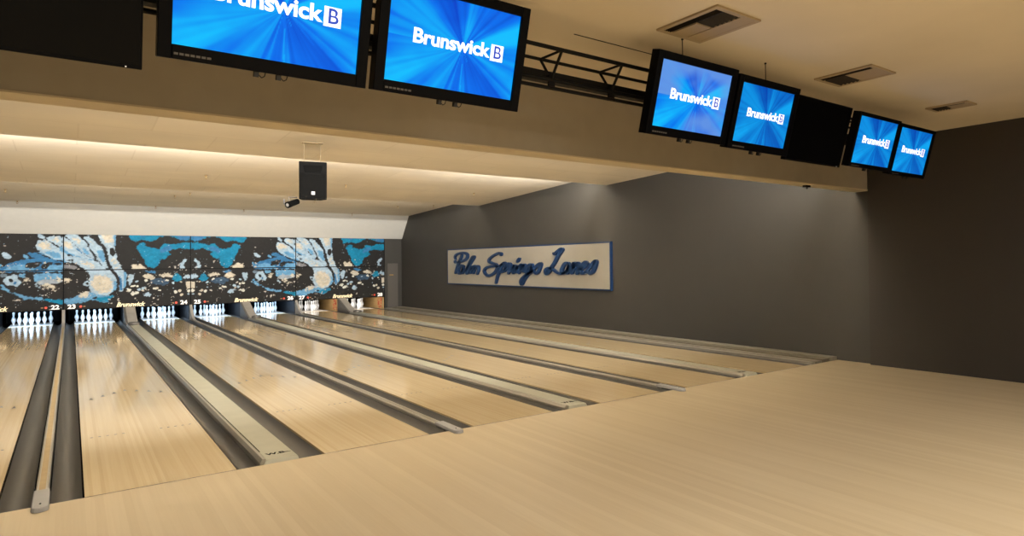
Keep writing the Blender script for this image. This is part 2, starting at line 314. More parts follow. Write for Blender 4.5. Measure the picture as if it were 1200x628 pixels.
 ((184, 176, 160),[(0.96,1.23),(1.002,1.25),(1.002,1.03),(0.97,1.01),(0.96,1.11)]),
 ((50, 104, 148),[(0.61,1.6),(0.68,1.61),(0.727,1.53),(0.68,1.52)]),
 ((200, 200, 190),[(0.515,1.0),(0.508,0.97),(0.489,0.93),(0.472,0.98),(0.47,1.02),(0.489,1.05),(0.507,1.06)]),
 ((184, 176, 160),[(0.49,0.98),(0.487,0.97),(0.475,0.95),(0.466,0.97),(0.463,1.0),(0.475,1.0),(0.485,1.01)]),
 ((200, 200, 190),[(0.562,0.92),(0.56,0.88),(0.533,0.87),(0.521,0.88),(0.512,0.96),(0.533,0.96),(0.554,0.97)]),
 ((200, 200, 190),[(0.534,0.88),(0.533,0.86),(0.516,0.83),(0.507,0.87),(0.501,0.9),(0.516,0.93),(0.528,0.93)]),
 ((150, 172, 190),[(0.626,1.08),(0.614,1.05),(0.598,1.03),(0.584,1.05),(0.588,1.1),(0.598,1.11),(0.617,1.13)]),
 ((184, 176, 160),[(0.609,1.0),(0.607,0.97),(0.594,0.98),(0.587,0.99),(0.584,1.03),(0.594,1.03),(0.605,1.02)]),
 ((150, 172, 190),[(0.675,0.86),(0.654,0.78),(0.632,0.8),(0.606,0.85),(0.616,0.9),(0.632,0.95),(0.661,0.9)]),
 ((150, 172, 190),[(0.633,0.82),(0.632,0.8),(0.618,0.81),(0.61,0.81),(0.605,0.85),(0.618,0.85),(0.628,0.84)]),
 ((200, 200, 190),[(0.721,1.04),(0.708,1.01),(0.693,1.02),(0.676,1.02),(0.681,1.07),(0.693,1.08),(0.712,1.07)]),
 ((184, 176, 160),[(0.728,1.06),(0.726,1.03),(0.715,1.02),(0.708,1.05),(0.704,1.07),(0.715,1.09),(0.724,1.08)]),
 ((200, 200, 190),[(0.752,0.98),(0.743,0.95),(0.732,0.97),(0.722,0.97),(0.726,1.01),(0.732,1.02),(0.746,1.0)]),
 ((200, 200, 190),[(0.889,0.92),(0.884,0.88),(0.868,0.87),(0.86,0.91),(0.858,0.94),(0.868,0.97),(0.883,0.96)]),
 ((184, 176, 160),[(0.918,0.95),(0.917,0.92),(0.901,0.9),(0.894,0.93),(0.888,0.96),(0.901,0.99),(0.913,0.99)]),
 ((184, 176, 160),[(0.935,0.83),(0.931,0.8),(0.915,0.77),(0.907,0.81),(0.903,0.84),(0.915,0.87),(0.929,0.87)]),
 ((200, 200, 190),[(1.002,0.94),(0.999,0.91),(0.981,0.88),(0.969,0.92),(0.964,0.95),(0.981,0.98),(0.995,0.98)]),
 ((150, 172, 190),[(0.995,0.83),(0.991,0.81),(0.978,0.81),(0.97,0.81),(0.969,0.85),(0.978,0.85),(0.99,0.85)]),
 ((200, 200, 190),[(0.545,1.15),(0.532,1.12),(0.519,1.11),(0.503,1.12),(0.51,1.17),(0.519,1.17),(0.537,1.18)]),
 ((200, 200, 190),[(0.564,1.13),(0.562,1.1),(0.55,1.1),(0.545,1.12),(0.543,1.14),(0.55,1.17),(0.561,1.15)]),
 ((150, 172, 190),[(0.567,1.28),(0.558,1.26),(0.549,1.24),(0.538,1.27),(0.542,1.29),(0.549,1.31),(0.561,1.31)]),
 ((200, 200, 190),[(0.642,1.3),(0.639,1.28),(0.622,1.26),(0.614,1.28),(0.61,1.32),(0.622,1.34),(0.636,1.35)]),
 ((200, 200, 190),[(0.817,1.3),(0.812,1.26),(0.799,1.28),(0.786,1.29),(0.786,1.32),(0.799,1.35),(0.811,1.32)]),
 ((150, 172, 190),[(0.865,1.21),(0.864,1.18),(0.85,1.18),(0.842,1.21),(0.838,1.23),(0.85,1.26),(0.86,1.24)]),
 ((150, 172, 190),[(0.861,1.05),(0.86,1.04),(0.851,1.03),(0.846,1.04),(0.843,1.06),(0.851,1.06),(0.858,1.07)]),
 ((150, 172, 190),[(0.582,1.02),(0.58,1.0),(0.564,0.98),(0.557,1.0),(0.552,1.04),(0.564,1.06),(0.577,1.07)]),
 ((184, 176, 160),[(0.931,1.23),(0.929,1.2),(0.917,1.21),(0.91,1.22),(0.908,1.25),(0.917,1.26),(0.927,1.24)]),
 ((150, 172, 190),[(0.74,1.27),(0.733,1.26),(0.725,1.26),(0.715,1.26),(0.718,1.29),(0.725,1.29),(0.735,1.29)]),
 ((200, 200, 190),[(0.575,1.29),(0.575,1.29),(0.575,1.29),(0.575,1.29),(0.575,1.29),(0.575,1.29),(0.575,1.29)]),
]
STROKES = {
 'Palm': [
  [(13.51,1.898),(13.56,1.965),(13.47,2.036),(13.24,2.086),(12.95,2.099),(12.74,2.060),(12.69,1.976),(12.79,1.883),(13.03,1.821),(13.32,1.785),(13.54,1.782),(13.56,1.831)],
  [(13.07,2.042),(13.12,1.947),(13.26,1.792),(13.41,1.611),(13.54,1.417)],
  [(12.97,1.663),(13.13,1.678),(13.26,1.599),(13.32,1.478),(13.25,1.406),(13.10,1.455),(12.98,1.587)],
  [(12.96,1.658),(13.02,1.515),(13.02,1.415)],
  [(12.96,1.444),(12.72,1.587),(12.43,1.797),(12.26,1.947),(12.33,1.955),(12.48,1.844),(12.67,1.634),(12.79,1.469),(12.74,1.403)],
  [(12.68,1.422),(12.53,1.587),(12.44,1.634),(12.43,1.564),(12.51,1.423)],
  [(12.44,1.517),(12.28,1.645),(12.22,1.633),(12.24,1.529),(12.31,1.420)],
  [(12.23,1.541),(12.07,1.645),(11.98,1.621),(11.98,1.518),(12.06,1.398)],
 ],
 'Springs': [
  [(10.63,1.983),(10.61,2.033),(10.75,2.051),(11.04,1.981),(11.30,1.873),(11.33,1.793),(11.15,1.743),(10.91,1.697),(10.84,1.609),(10.95,1.477),(11.16,1.382),(11.37,1.352),(11.56,1.406),(11.63,1.508),(11.50,1.594),(11.24,1.636),(10.99,1.649),(10.74,1.642),(10.60,1.696)],
  [(10.54,1.728),(10.64,1.609),(10.74,1.478),(10.85,1.302),(10.93,1.125)],
  [(10.63,1.670),(10.46,1.747),(10.39,1.716),(10.40,1.587),(10.53,1.483),(10.67,1.456)],
  [(10.42,1.490),(10.32,1.608),(10.23,1.715),(10.14,1.715),(10.11,1.672),(10.17,1.566),(10.22,1.426)],
  [(10.11,1.480),(9.99,1.587),(9.87,1.671),(9.94,1.545),(9.96,1.435)],
  [(9.63,1.869),(9.73,1.771)],
  [(9.90,1.460),(9.78,1.587),(9.70,1.654),(9.75,1.545),(9.79,1.461)],
  [(9.73,1.545),(9.58,1.666),(9.50,1.680),(9.54,1.587),(9.65,1.437)],
  [(9.54,1.525),(9.41,1.649),(9.38,1.690),(9.36,1.628),(9.43,1.483)],
  [(8.96,1.688),(9.09,1.689),(9.21,1.618),(9.29,1.515),(9.25,1.453),(9.13,1.505),(8.98,1.627)],
  [(8.97,1.648),(9.04,1.505),(9.22,1.382),(9.40,1.236),(9.51,1.120),(9.56,1.192),(9.50,1.276),(9.33,1.371),(9.15,1.423),(8.90,1.526)],
  [(9.07,1.444),(8.90,1.546),(8.72,1.667),(8.59,1.717),(8.56,1.686),(8.61,1.587),(8.69,1.467),(8.80,1.436),(8.88,1.486)],
 ],
 'Lanes': [
  [(7.95,1.994),(7.91,1.964),(7.82,2.026),(7.65,2.099),(7.57,2.090),(7.65,2.007),(7.77,1.904),(7.91,1.742),(8.04,1.626),(8.16,1.499),(8.29,1.433),(8.34,1.498),(8.28,1.567),(8.12,1.587),(7.96,1.533),(7.78,1.462),(7.59,1.438),(7.43,1.492)],
  [(7.31,1.719),(7.45,1.719),(7.55,1.625),(7.61,1.511),(7.53,1.454),(7.37,1.530),(7.29,1.671)],
  [(7.27,1.690),(7.32,1.587),(7.37,1.445)],
  [(7.28,1.474),(7.17,1.624),(7.08,1.717),(7.07,1.661),(7.17,1.447)],
  [(7.12,1.568),(6.95,1.707),(6.89,1.697),(6.91,1.587),(6.96,1.439)],
  [(6.83,1.541),(6.67,1.605),(6.56,1.696),(6.62,1.741),(6.73,1.660),(6.81,1.550),(6.75,1.449),(6.60,1.496)],
  [(6.58,1.505),(6.40,1.650),(6.25,1.757),(6.21,1.744),(6.26,1.605),(6.35,1.483),(6.45,1.452),(6.51,1.496)],
 ],
}
KLIGHT = 1.0
EXPO = 0.0
# ------------------------------------------------------------------ room shell
YB = -11.; XL = -3.95
struct(MB().box(XL, WALLX+.3, YB, -.012, -.3, 0).build('floor', M['approach']))
struct(MB().box(XL, WALLX+.3, -.012, 21.2, -.3, -.13).build('floor', M['black']))
struct(MB().box(WALLX, WALLX+.3, -.627, 21.2, -.3, 4.4).build('wall_right', M['wall']))
struct(MB().box(NEARX, WALLX+.3, YB, -.627, 0, 4.4).build('wall_right', M['nearwall']))
struct(MB().box(XL-.2, XL, YB, 21.2, -.3, 4.4).build('wall_left_added', M['wall']))  # unseen wall added to close the room and bounce light; lanes really continue
struct(MB().box(XL, WALLX+.3, YB-.2, YB, -.3, 4.4).build('wall_back', M['beam']))
struct(MB().box(XL, WALLX, 20.9, 21.2, -.3, 4.4).build('wall_front', M['black']))
struct(MB().box(XL, NEARX, YB, -.627, CEIL, CEIL+.1).build('ceiling', M['ceil']))
# dark joint in the plaster above the truss
struct(MB().box(3.35, 4.35, -1.80, -1.79, CEIL-.004, CEIL+.02).build('trim_2', M['ventdark']))
# dropped beam over the foul line
bm_ = MB().box(XL, WALLX-.002, -.627, -.38, 2.875, 4.0).build('ceiling', M['beam']); struct(bm_, 'taupe dropped beam across the room over the foul line')
struct(MB().box(XL, WALLX-.004, -.635, -.37, 2.868, 2.882).build('trim_3', M['beamtrim']), 'cream trim along the bottom edge of the beam')
# three sloping ceiling sections over the lanes, each with a lip that hides a light cove
SEC = ((-.38, 5.9, 3.90, 3.64), (5.9, 12.1, 3.93, 3.613), (12.1, 17.5, 3.876, 3.637))
def secz(k, y):
    y0, y1, a, b = SEC[k]; return a + (b-a)*(y-y0)/(y1-y0)
for k, (y0, y1, a, b) in enumerate(SEC):
    mb = MB().prism_x([(y0, a), (y1, b), (y1, b+.03), (y0, a+.03)], XL, WALLX)
    if k < 2:
        mb.box(XL, WALLX, y1-.02, y1, b, SEC[k+1][2]+.03)
    struct(mb.build('ceiling', M['tile']), 'cream ceiling section sloping down away from the bowlers')
# pale sloping curtain wall above the masking
struct(MB().prism_x([(17.5, 3.637), (18.16, 2.755), (18.24, 2.755), (17.58, 3.66)], XL, WALLX).build('wall_front', M['curtain']), 'pale slanted curtain wall above the masking')
# dark infill wall between the masking and the right wall, with a service door
struct(MB().box(seam(3)+.02, WALLX, 18.22, 18.4, -.1, 2.9).build('wall_front', M['wall']))
d = struct(MB().box(seam(3)+.13, WALLX-.17, 18.19, 18.22, .02, 1.78).build('door_1', M['doorgrey'], bevel=.004))
h = MB().box(seam(3)+.2, seam(3)+.36, 18.165, 18.19, 1.30, 1.345).build('door_handle', M['brass'], d); h['label'] = 'small brass latch'

# ------------------------------------------------------------------ lanes
def lane_deck_mb():
    return MB().box(0, LW, .0, 20.15, -.05, 0)
deck0 = None
ARR = [(.13, 4.42), (.262, 4.58), (.395, 4.73), (.527, 4.87), (.659, 4.73), (.792, 4.58), (.924, 4.42)]
lane0 = empty('bowling_lane', (LX[23], 0, 0))
lane_deck_mb().build('lane_deck', M['lane'], lane0)
for x, y in ARR:
    o = MB().add([(-.026, -.085, .0012), (0, -.06, .0012), (.026, -.085, .0012), (0, .085, .0012)], [(0, 1, 3), (1, 2, 3)]).build('aiming_arrow', M['arrow'], lane0, loc=(x, y, 0))
for s in (0, 1):
    for k in range(5):
        x = .085 + k*.068 if s == 0 else LW-.085-k*.068
        MB().lathe([(.014, .0004), (.014, .0012)], 10).build('guide_dot', M['arrow'], lane0, loc=(x, 2.05, 0))
o = MB().box(0, LW, -.013, .0, -.05, .0006).build('foul_line', M['arrow'], lane0)
o['label'] = 'thin dark foul line'
MB().box(.004, LW-.004, 18.7, 20.1, .0, .004).build('pin_deck', M['pindeck'], lane0)['label'] = 'pale pin deck'
lanes = {23: lane0}
for n in range(21, 29):
    if n != 23:
        lanes[n] = copy_thing(lane0); lanes[n].location = (LX[n], 0, 0)
    side = {21: 'far left of the frame', 22: 'left of the narrow divider with a tan strip', 23: 'between the tan striped narrow divider and the widest cover',
            24: 'right of the widest grey cover', 25: 'third from the left', 26: 'with the speaker above it', 27: 'second from the right wall', 28: 'nearest the dark right wall'}[n]
    if n == 26: side = 'third from the right wall'
    if n == 25: side = 'fourth from the right wall'
    tag(lanes[n], 'glossy maple bowling lane number %d, %s' % (n, side), 'bowling lane', 'bowling lanes side by side')

# gutters: concave channels, one on each side of each lane
def gutter_mb(w, flip=False):
    prof = []; t = .012; n = 10
    D = .085
    top = [(w*i/n, -.012 - D*math.sin(PI*i/n)**.7) for i in range(n+1)]
    bot = [(x, z-t) for x, z in top][::-1]
    return MB().prism_y([(x, z) for x, z in bot[::-1]] + top[::-1], .0, 19.9)
def gutter(x0, w, label):
    g = empty('gutter', (x0, 0, 0))
    gutter_mb(w-.024).build('channel', M['gutter'], g, smooth=True, loc=(.012, 0, 0))
    return tag(g, label, 'gutter', 'dark gutters beside the lanes')
DIVN = .085           # narrow divider width
WL, WR = .185, .225   # gutter widths beside the wide cover
for n in range(21, 29):
    x = LX[n]
    if n % 2:   # odd: narrow divider on its left, wide cover on its right
        gl = (NG-DIVN)/2
        gutter(x-gl, gl, 'dark grey concave gutter along the left edge of lane %d' % n)
        gutter(x+LW, WL, 'dark grey concave gutter along the right edge of lane %d' % n)
    else:
        gl = (NG-DIVN)/2
        gutter(x-WR, WR, 'dark grey concave gutter along the left edge of lane %d' % n)
        gutter(x+LW, gl, 'dark grey concave gutter along the right edge of lane %d' % n)

# narrow dividers
def narrow_divider(xc, label, tan=True):
    e = empty('lane_divider', (xc, 0, 0)); w = DIVN/2
    MB().prism_y([(-w, -.1), (w, -.1), (w, .012), (w-.008, .02), (-w+.008, .02), (-w, .012)], .28, 18.0).build('divider_body', M['alu'], e)
    MB().box(-w+.022, w-.022, .32, 17.9, .02, .0215).build('top_insert', M['tan'] if tan else M['ledge'], e)['label'] = 'tan strip set into the top'
    # rounded end cap at the foul line
    pts = [(-w-.012, .30), (w+.012, .30)] + [((w+.012)*math.cos(a), -.13-.055*math.sin(a)) for a in [PI*i/10 for i in range(11)]]
    pr = [(x, y) for x, y in pts]
    n = len(pr); vs = [(x, y, .0005) for x, y in pr] + [(x*.9, y+(.004 if y < 0 else 0), .034) for x, y in pr]
    c = MB().add(vs, [tuple(range(n-1, -1, -1)), tuple(range(n, 2*n))] + [(i, (i+1) % n, (i+1) % n+n, i+n) for i in range(n)]).build('end_cap', M['capgrey'], e, bevel=.006)
    c['label'] = 'rounded grey end cap'
    MB().lathe([(.007, .034), (.006, .038), (.002, .04)], 12, (0, -.08, 0)).build('bolt', M['black'], c)
    # upright post curving up into the masking
    prof = []
    for i in range(9):
        t = i/8; prof.append((17.2 + .95*t, .02 + .46*t**2.2))
    poly = prof + [(18.19, .48), (18.19, -.1), (17.2, -.1)]
    MB().prism_x(poly, -w+.005, w-.005).build('end_post', M['hood'], e, smooth=True)['label'] = 'curved grey post rising to the masking'
    return tag(e, label, 'lane divider', 'narrow dividers between lane pairs')
for j, (a, b) in enumerate(((22, 23), (24, 25), (26, 27))):
    narrow_divider(seam(j), 'narrow metal lane divider between lanes %d and %d' % (a, b) + (' with rounded grey end cap' if j == 0 else ''), j == 0)

# wide ball-return covers at the middle of each pair
def wide_cover(x0, x1, label):
    e = empty('ball_return_cover', ((x0+x1)/2, 0, 0)); w = (x1-x0)/2
    # flat cover with a tapering nose
    vs = [(-w+.03, -.02, -.02), (w, -.02, -.02), (w, 17.2, -.02), (-w+.03, 17.2, -.02), (-w+.055, .0, .034), (w-.02, .0, .034), (w-.02, 17.2, .034), (-w+.055, 17.2, .034)]
    MB().add(vs, [(0,3,2,1),(4,5,6,7),(0,1,5,4),(1,2,6,5),(2,3,7,6),(3,0,4,7)]).build('cover_plate', M['cover'], e, bevel=.008)
    MB().box(-w+.06, -w+.068, .3, 17.2, .034, .0355).build('groove', M['black'], e)
    r = MB().prism_y([(-w, -.1), (-w+.03, -.1), (-w+.055, .03), (-w+.045, .042), (-w+.025, .042), (-w+.005, .01)], .02, 17.2).build('side_rail', M['alu'], e)
    r['label'] = 'bright metal side rail'
    # small printed mark near the nose
    mk = empty('maker_mark', (0, 0, 0)); mk.parent = e
    text_mesh('mark_letters', 'W.B', .085, M['black'], .0003, .004, parent=mk, loc=(.0, .17, .0348), rot=(0, 0, 0))
    MB().add([(.06, .15, .0349), (.135, .155, .0349), (.135, .163, .0349), (.06, .185, .0349)], [(0, 1, 2, 3)]).build('mark_stroke', M['black'], mk)
    # hood that climbs to the masking
    top = []
    for i in range(13):
        t = i/12; top.append((16.9 + 1.28*t, .034 + .455*(t**1.25)))
    MB().prism_x(top + [(18.18, .489), (18.18, -.1), (16.9, -.1)], -w+.06, w-.02).build('hood', M['hood'], e, smooth=True)['label'] = 'grey hood climbing to the masking'
    side = [(y, z+.012) for y, z in top] + [(18.182, .5), (18.182, -.1), (16.9, -.1)]
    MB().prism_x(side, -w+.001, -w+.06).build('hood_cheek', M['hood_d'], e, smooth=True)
    nn = 16
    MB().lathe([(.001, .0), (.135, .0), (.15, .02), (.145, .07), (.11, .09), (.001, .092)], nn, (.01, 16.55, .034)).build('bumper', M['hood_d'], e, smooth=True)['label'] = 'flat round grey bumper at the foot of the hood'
    return tag(e, label, 'ball return cover', 'wide covers in the middle of lane pairs')
for n in (21, 23, 25, 27):
    x0 = LX[n]+LW+WL; x1 = LX[n+1]-WR
    wide_cover(x0, x1, 'wide grey ball return cover between lanes %d and %d' % (n, n+1))

# ledge between lane 28's gutter and the right wall
x0 = LX[28]+LW+(NG-DIVN)/2
for i, (a, b, z, m) in enumerate(((x0, x0+.10, .03, 'alu'), (x0+.105, x0+.33, .035, 'ledge'), (x0+.335, x0+.56, .05, 'ledge2'), (x0+.565, WALLX, .06, 'ledge'))):
    pass
e = empty('side_ledge', ((x0+WALLX)/2, 0, 0)); cx = (x0+WALLX)/2
for a, b, z, m in ((x0, x0+.09, .03, 'alu'), (x0+.10, x0+.30, .034, 'ledge'), (x0+.31, x0+.52, .05, 'ledge2'), (x0+.53, WALLX-.003, .062, 'ledge')):
    MB().box(a-cx, b-cx, .0, 18.18, -.12, z).build('ledge_board', M[m], e, bevel=.006)
tag(e, 'long grey boarded ledge running along the foot of the dark right wall', 'ledge')

# ------------------------------------------------------------------ pins
prof = [(.0, 0), (.0258, 0), (.0285, .019), (.0365, .057), (.0495, .0857*1.0), (.0575, .114*1.0), (.0605, .1143+.01), (.0595, .149), (.0495, .184), (.035, .2191), (.0275, .2381), (.0235, .254), (.0237, .2667), (.0262, .288), (.0305, .32), (.0323, .3429), (.030, .362), (.020, .3765), (.008, .381), (.0, .381)]
pin0 = None
names = {(0, 0): 'the head pin nearest the bowlers', (1, 0): 'left of the second row', (1, 1): 'right of the second row',
         (2, 0): 'left of the third row', (2, 1): 'middle of the third row', (2, 2): 'right of the third row',
         (3, 0): 'far left of the back row', (3, 1): 'centre left of the back row', (3, 2): 'centre right of the back row', (3, 3): 'far right of the back row'}
PY = 18.98
for n in range(22, 29):
    for r in range(4):
        for k in range(r+1):
            if pin0 is None:
                pin0 = MB().lathe(prof, 28).build('bowling_pin', M['pin'], smooth=True); o = pin0
            else:
                o = pin0.copy(); C.objects.link(o)
            o.location = (LX[n]+LW/2+(k-r/2)*.3048, PY+r*.264, .004)
            tag(o, 'white bowling pin on lane %d, %s' % (n, names[(r, k)]), 'bowling pin', 'racked white bowling pins')

# pit side walls (kickbacks)
def kickback(x, w, m, label, red=False, face=-1):
    e = empty('kickback_panel', (x, 19.3, 0))
    MB().box(-w/2, w/2, -1.03, 1.3, -.1, .62).build('side_board', m, e)
    if red:
        random.seed(int(x*10))
        mb = MB()
        for i in range(46):
            cy = -.9+random.random()*.42; cz = .03+random.random()*.4
            if random.random() < abs(cz-.2)*1.2: continue
            s = .014+random.random()*.026; fx = -w/2-.002
            mb.box(fx-.001, fx+.001, cy-s, cy+s, cz-s*.8, cz+s*.8)
        mb.build('stencil', M['kickred'], e)['label'] = 'patchy red stencilled marks'
        MB().box(-w/2-.012, -w/2, -1.03, -.95, -.0, .46).build('edge_strip', M['tan'], e)
    return tag(e, label, 'pit side panel', 'panels between the pin decks')
for n in range(21, 29):
    hasr = n in (27, 28)
    kx = LX[n]+LW+.235
    if n % 2 == 0: kx = LX[n]+LW+(NG-DIVN)/2-.0
    kickback(kx+.022, .03, M['ply'] if hasr else M['kick'], ('tan plywood' if hasr else 'black') + ' pit side panel right of the pins on lane %d' % n, hasr)
    kx = LX[n]-.235
    if n % 2: kx = LX[n]-(NG-DIVN)/2
    kickback(kx-.022, .03, M['kick'], 'shade-blackened pit side panel left of the pins on lane %d' % n)
for n in range(21, 29):
    c = MB()
    pts = [(LX[n]-.15+i*(LW+.3)/40, 20.35+.02*math.sin(i*1.3)) for i in range(41)]
    vs = [(x, y, .0) for x, y in pts] + [(x, y, 1.2) for x, y in pts] + [(x, y+.02, .0) for x, y in pts] + [(x, y+.02, 1.2) for x, y in pts]
    fs = []
    for i in range(40): fs += [(i, i+1, i+42, i+41), (i+82, i+123, i+124, i+83), (i+41, i+42, i+124, i+123), (i, i+82, i+83, i+1)]
    o = c.add(vs, fs).build('pit_curtain', M['black'], smooth=True)
    tag(o, 'black pit curtain hanging behind the pins of lane %d' % n, 'curtain', 'curtains behind the pins')

# ------------------------------------------------------------------ masking with the painted mural
def inside(px, pz, poly):
    r = np.zeros(px.shape, bool); n = len(poly)
    for i in range(n):
        x1, y1 = poly[i]; x2, y2 = poly[(i+1) % n]
        if y1 == y2: continue
        c = ((y1 > pz) != (y2 > pz)) & (px < (x2-x1)*(pz-y1)/(y2-y1)+x1)
        r ^= c
    return r
def vnoise(x, y, seed):
    rs = np.random.RandomState(seed); T = rs.rand(256, 256)
    xi = np.floor(x).astype(int); yi = np.floor(y).astype(int); fx = x-xi; fy = y-yi
    fx = fx*fx*(3-2*fx); fy = fy*fy*(3-2*fy)
    g = lambda a, b: T[a % 256, b % 256]
    return (g(xi, yi)*(1-fx)+g(xi+1, yi)*fx)*(1-fy)+(g(xi, yi+1)*(1-fx)+g(xi+1, yi+1)*fx)*fy
def fbm(x, y, seed): return vnoise(x, y, seed)*.55 + vnoise(x*2.1, y*2.1, seed+1)*.3 + vnoise(x*4.3, y*4.3, seed+2)*.15
LMUR = [(np.array(lin(c)), p, min(a for a, _ in p)) for c, p in MURAL]
def mural(X, Z):
    """print colours for world x, z: a two-pair motif of a ball bursting through pins"""
    S = (X - seam(0))/PAIR
    def blur(a, r):
        for ax in (0, 1):
            n_ = a.shape[ax]; acc = np.zeros_like(a)
            for d in range(-r, r+1):
                acc += np.take(a, np.clip(np.arange(n_)+d, 0, n_-1), axis=ax)
            a = acc/(2*r+1)
        return a
    wx = (fbm(X*6, Z*6, 3)-.5)*.05/PAIR; wz = (fbm(X*6, Z*6, 11)-.5)*.05
    hn = fbm(X*22, Z*30, 41); hn2 = fbm(X*11, Z*15, 51)
    s = np.mod(S, 2.0); col = np.zeros(X.shape+(3,)) + np.array(lin((36, 35, 35)))
    z = Z+wz
    for c, poly, mn in LMUR:
        xs = [a for a, _ in poly]; hi = max(xs)
        m = inside(s+wx, z, poly)
        if mn < 0: m |= inside(s-2+wx, z, poly)
        if mn > .48 and hi > .5: m |= inside(2-s+wx, z, poly)      # the patches mirror about the seam
        if not m.any(): continue
        big = (hi-mn) > .045
        warm_ = c[0] > c[2]*1.05 and big and hi < .5
        a = blur(m.astype(float), (7 if warm_ else 3) if big else 1)*(.78 if warm_ else 1)
        amp = (1.0 if mn > .48 else .8) if big else .35
        a = np.clip((a + (hn-.5)*amp + (hn2-.5)*amp*.6 - .38)/.24, 0, 1)[..., None]
        g = (.72+.5*hn2)[..., None]
        col = col*(1-a) + c*g*a
    sp_ = (fbm(X*16, Z*16, 61) > .74) & (fbm(X*3, Z*3, 71) > .52) & (Z < 1.95)
    col = np.where(sp_[..., None], np.array(lin((170, 165, 158))), col)
    g = (.85+.3*fbm(X*25, Z*25, 31))[..., None]
    return np.clip(col*g, 0, 1)
ZB, ZM, ZT = .475, 1.670, 2.895
for j in range(-1, 3):
    x0, x1 = seam(j), seam(j+1); xm = (x0+x1)/2
    e = empty('masking_unit', (xm, MY, 0))
    for nm, z0, z1 in (('lower_panel', ZB, ZM), ('upper_panel', ZM, ZT)):
        p = MB().box(x0+.012-xm, x1-.012-xm, .002, .05, z0+.012, z1-.012).build(nm, M['kick'], e)
        w = x1-x0-.03; h = z1-z0-.03; nx = 260; nz = 96
        X, Z = np.meshgrid(np.linspace(x0+.015, x1-.015, nx+1), np.linspace(z0+.015, z1-.015, nz+1))
        grid_mesh('mural_print', w, h, nx, nz, mural(X, Z), M['mural'], p, (x0+.015-xm, 0, z0+.015))
    f = MB()
    for x in (x0, x1-.012): f.box(x+.0005-xm, x+.0115-xm, -.006, .05, ZB, ZT)
    for z in (ZB, ZM, ZT): f.box(x0+.0005-xm, x1-.0005-xm, -.006, .05, z-.012, z+.012)
    f.build('panel_frame', M['black'], e)
    text_mesh('logo_sign', 'Brunswick', .185, M['cream'], .006, .006, .35, e, (0, -.012, .562), sx=.95)['label'] = 'small cream slanted Brunswick sign'
    a, b = 23+2*j, 24+2*j
    for nn, sx in ((a, 1), (b, -1)):
        xx = (x0 if sx > 0 else x1)
        o = text_mesh('lane_number', str(nn), .175, M['num'], .005, .006, 0, e, (xx+sx*.20-xm, -.012, .560), sx=1.15); o['label'] = 'white number %d' % nn
        MB().tube((xx+sx*.42-xm, -.002, .56), (xx+sx*.42-xm, -.014, .56), .036, 14).build('signal_lamp', M['marker'], e)
        MB().box(xx+sx*.51-xm-.028, xx+sx*.51-xm+.028, -.01, 0, .545, .575).build('signal_tab', M['markert'], e)
    tag(e, 'dark masking panels with blue and white ball and pins mural above lanes %d and %d' % (a, b), 'masking panel', 'mural masking panels over the pins')

# ------------------------------------------------------------------ sign on the right wall
Y0, Y1, SZ0, SZ1 = 14.14, 5.74, 1.066, 2.208
sg = empty('wall_sign', (WALLX, (Y0+Y1)/2, (SZ0+SZ1)/2)); sc_y, sc_z = (Y0+Y1)/2, (SZ0+SZ1)/2
MB().box(-.07, -.002, Y1-sc_y, Y0-sc_y, SZ0-sc_z, SZ1-sc_z).build('sign_panel', M['signface'], sg)
fr = MB(); t = .035; a, b, c, d = Y1-sc_y, Y0-sc_y, SZ0-sc_z, SZ1-sc_z
fr.box(-.075, -.001, a-t, a, c-t, d+t).box(-.075, -.001, b, b+t, c-t, d+t).box(-.075, -.001, a, b, c-t, c).box(-.075, -.001, a, b, d, d+t)
fr.build('sign_frame', M['signblue'], sg)['label'] = 'dark blue frame'
def smooth_pts(pts, n=6):
    P = [pts[0]] + list(pts) + [pts[-1]]; out = []
    for i in range(1, len(P)-2):
        for k in range(n):
            t = k/n; q = []
            for d_ in (0, 1):
                p0, p1, p2, p3 = P[i-1][d_], P[i][d_], P[i+1][d_], P[i+2][d_]
                q.append(.5*(2*p1+(p2-p0)*t+(2*p0-5*p1+4*p2-p3)*t*t+(3*p1-p0-3*p2+p3)*t**3))
            out.append(tuple(q))
    out.append(pts[-1]); return out
NY, NZ = .072, .040
def ribbon(mb, pts):
    pts = smooth_pts(pts); n = len(pts); Ls = []; Rs = []
    for i, (y, z) in enumerate(pts):
        a = pts[max(0, i-1)]; b = pts[min(n-1, i+1)]
        dy, dz = (b[0]-a[0])/NY, (b[1]-a[1])/NZ; l = math.hypot(dy, dz) or 1
        k = .72+.28*math.sin(PI*min(1, max(0, (i+.5)/n)))
        Ls.append((y-dz/l*NY*k, z+dy/l*NZ*k)); Rs.append((y+dz/l*NY*k, z-dy/l*NZ*k))
    def loc(p, x): return (x, p[0]-sc_y, p[1]-sc_z)
    vs = []
    for i in range(n): vs += [loc(Ls[i], -.13), loc(Rs[i], -.13), loc(Ls[i], -.069), loc(Rs[i], -.069)]
    fs = [(0, 1, 3, 2), (4*n-4, 4*n-2, 4*n-1, 4*n-3)]
    for i in range(n-1):
        q = 4*i; fs += [(q, q+4, q+5, q+1), (q, q+2, q+6, q+4), (q+1, q+5, q+7, q+3), (q+2, q+3, q+7, q+6)]
    mb.add(vs, fs)
    for (y, z) in (pts[0], pts[-1]):
        k = .72; m = 12
        vs = [loc((y+NY*k*math.cos(2*PI*i/m), z+NZ*k*math.sin(2*PI*i/m)), x) for x in (-.129, -.069) for i in range(m)]
        mb.add(vs, [tuple(range(m)), tuple(range(2*m-1, m-1, -1))]+[(i, (i+1) % m, (i+1) % m+m, i+m) for i in range(m)])
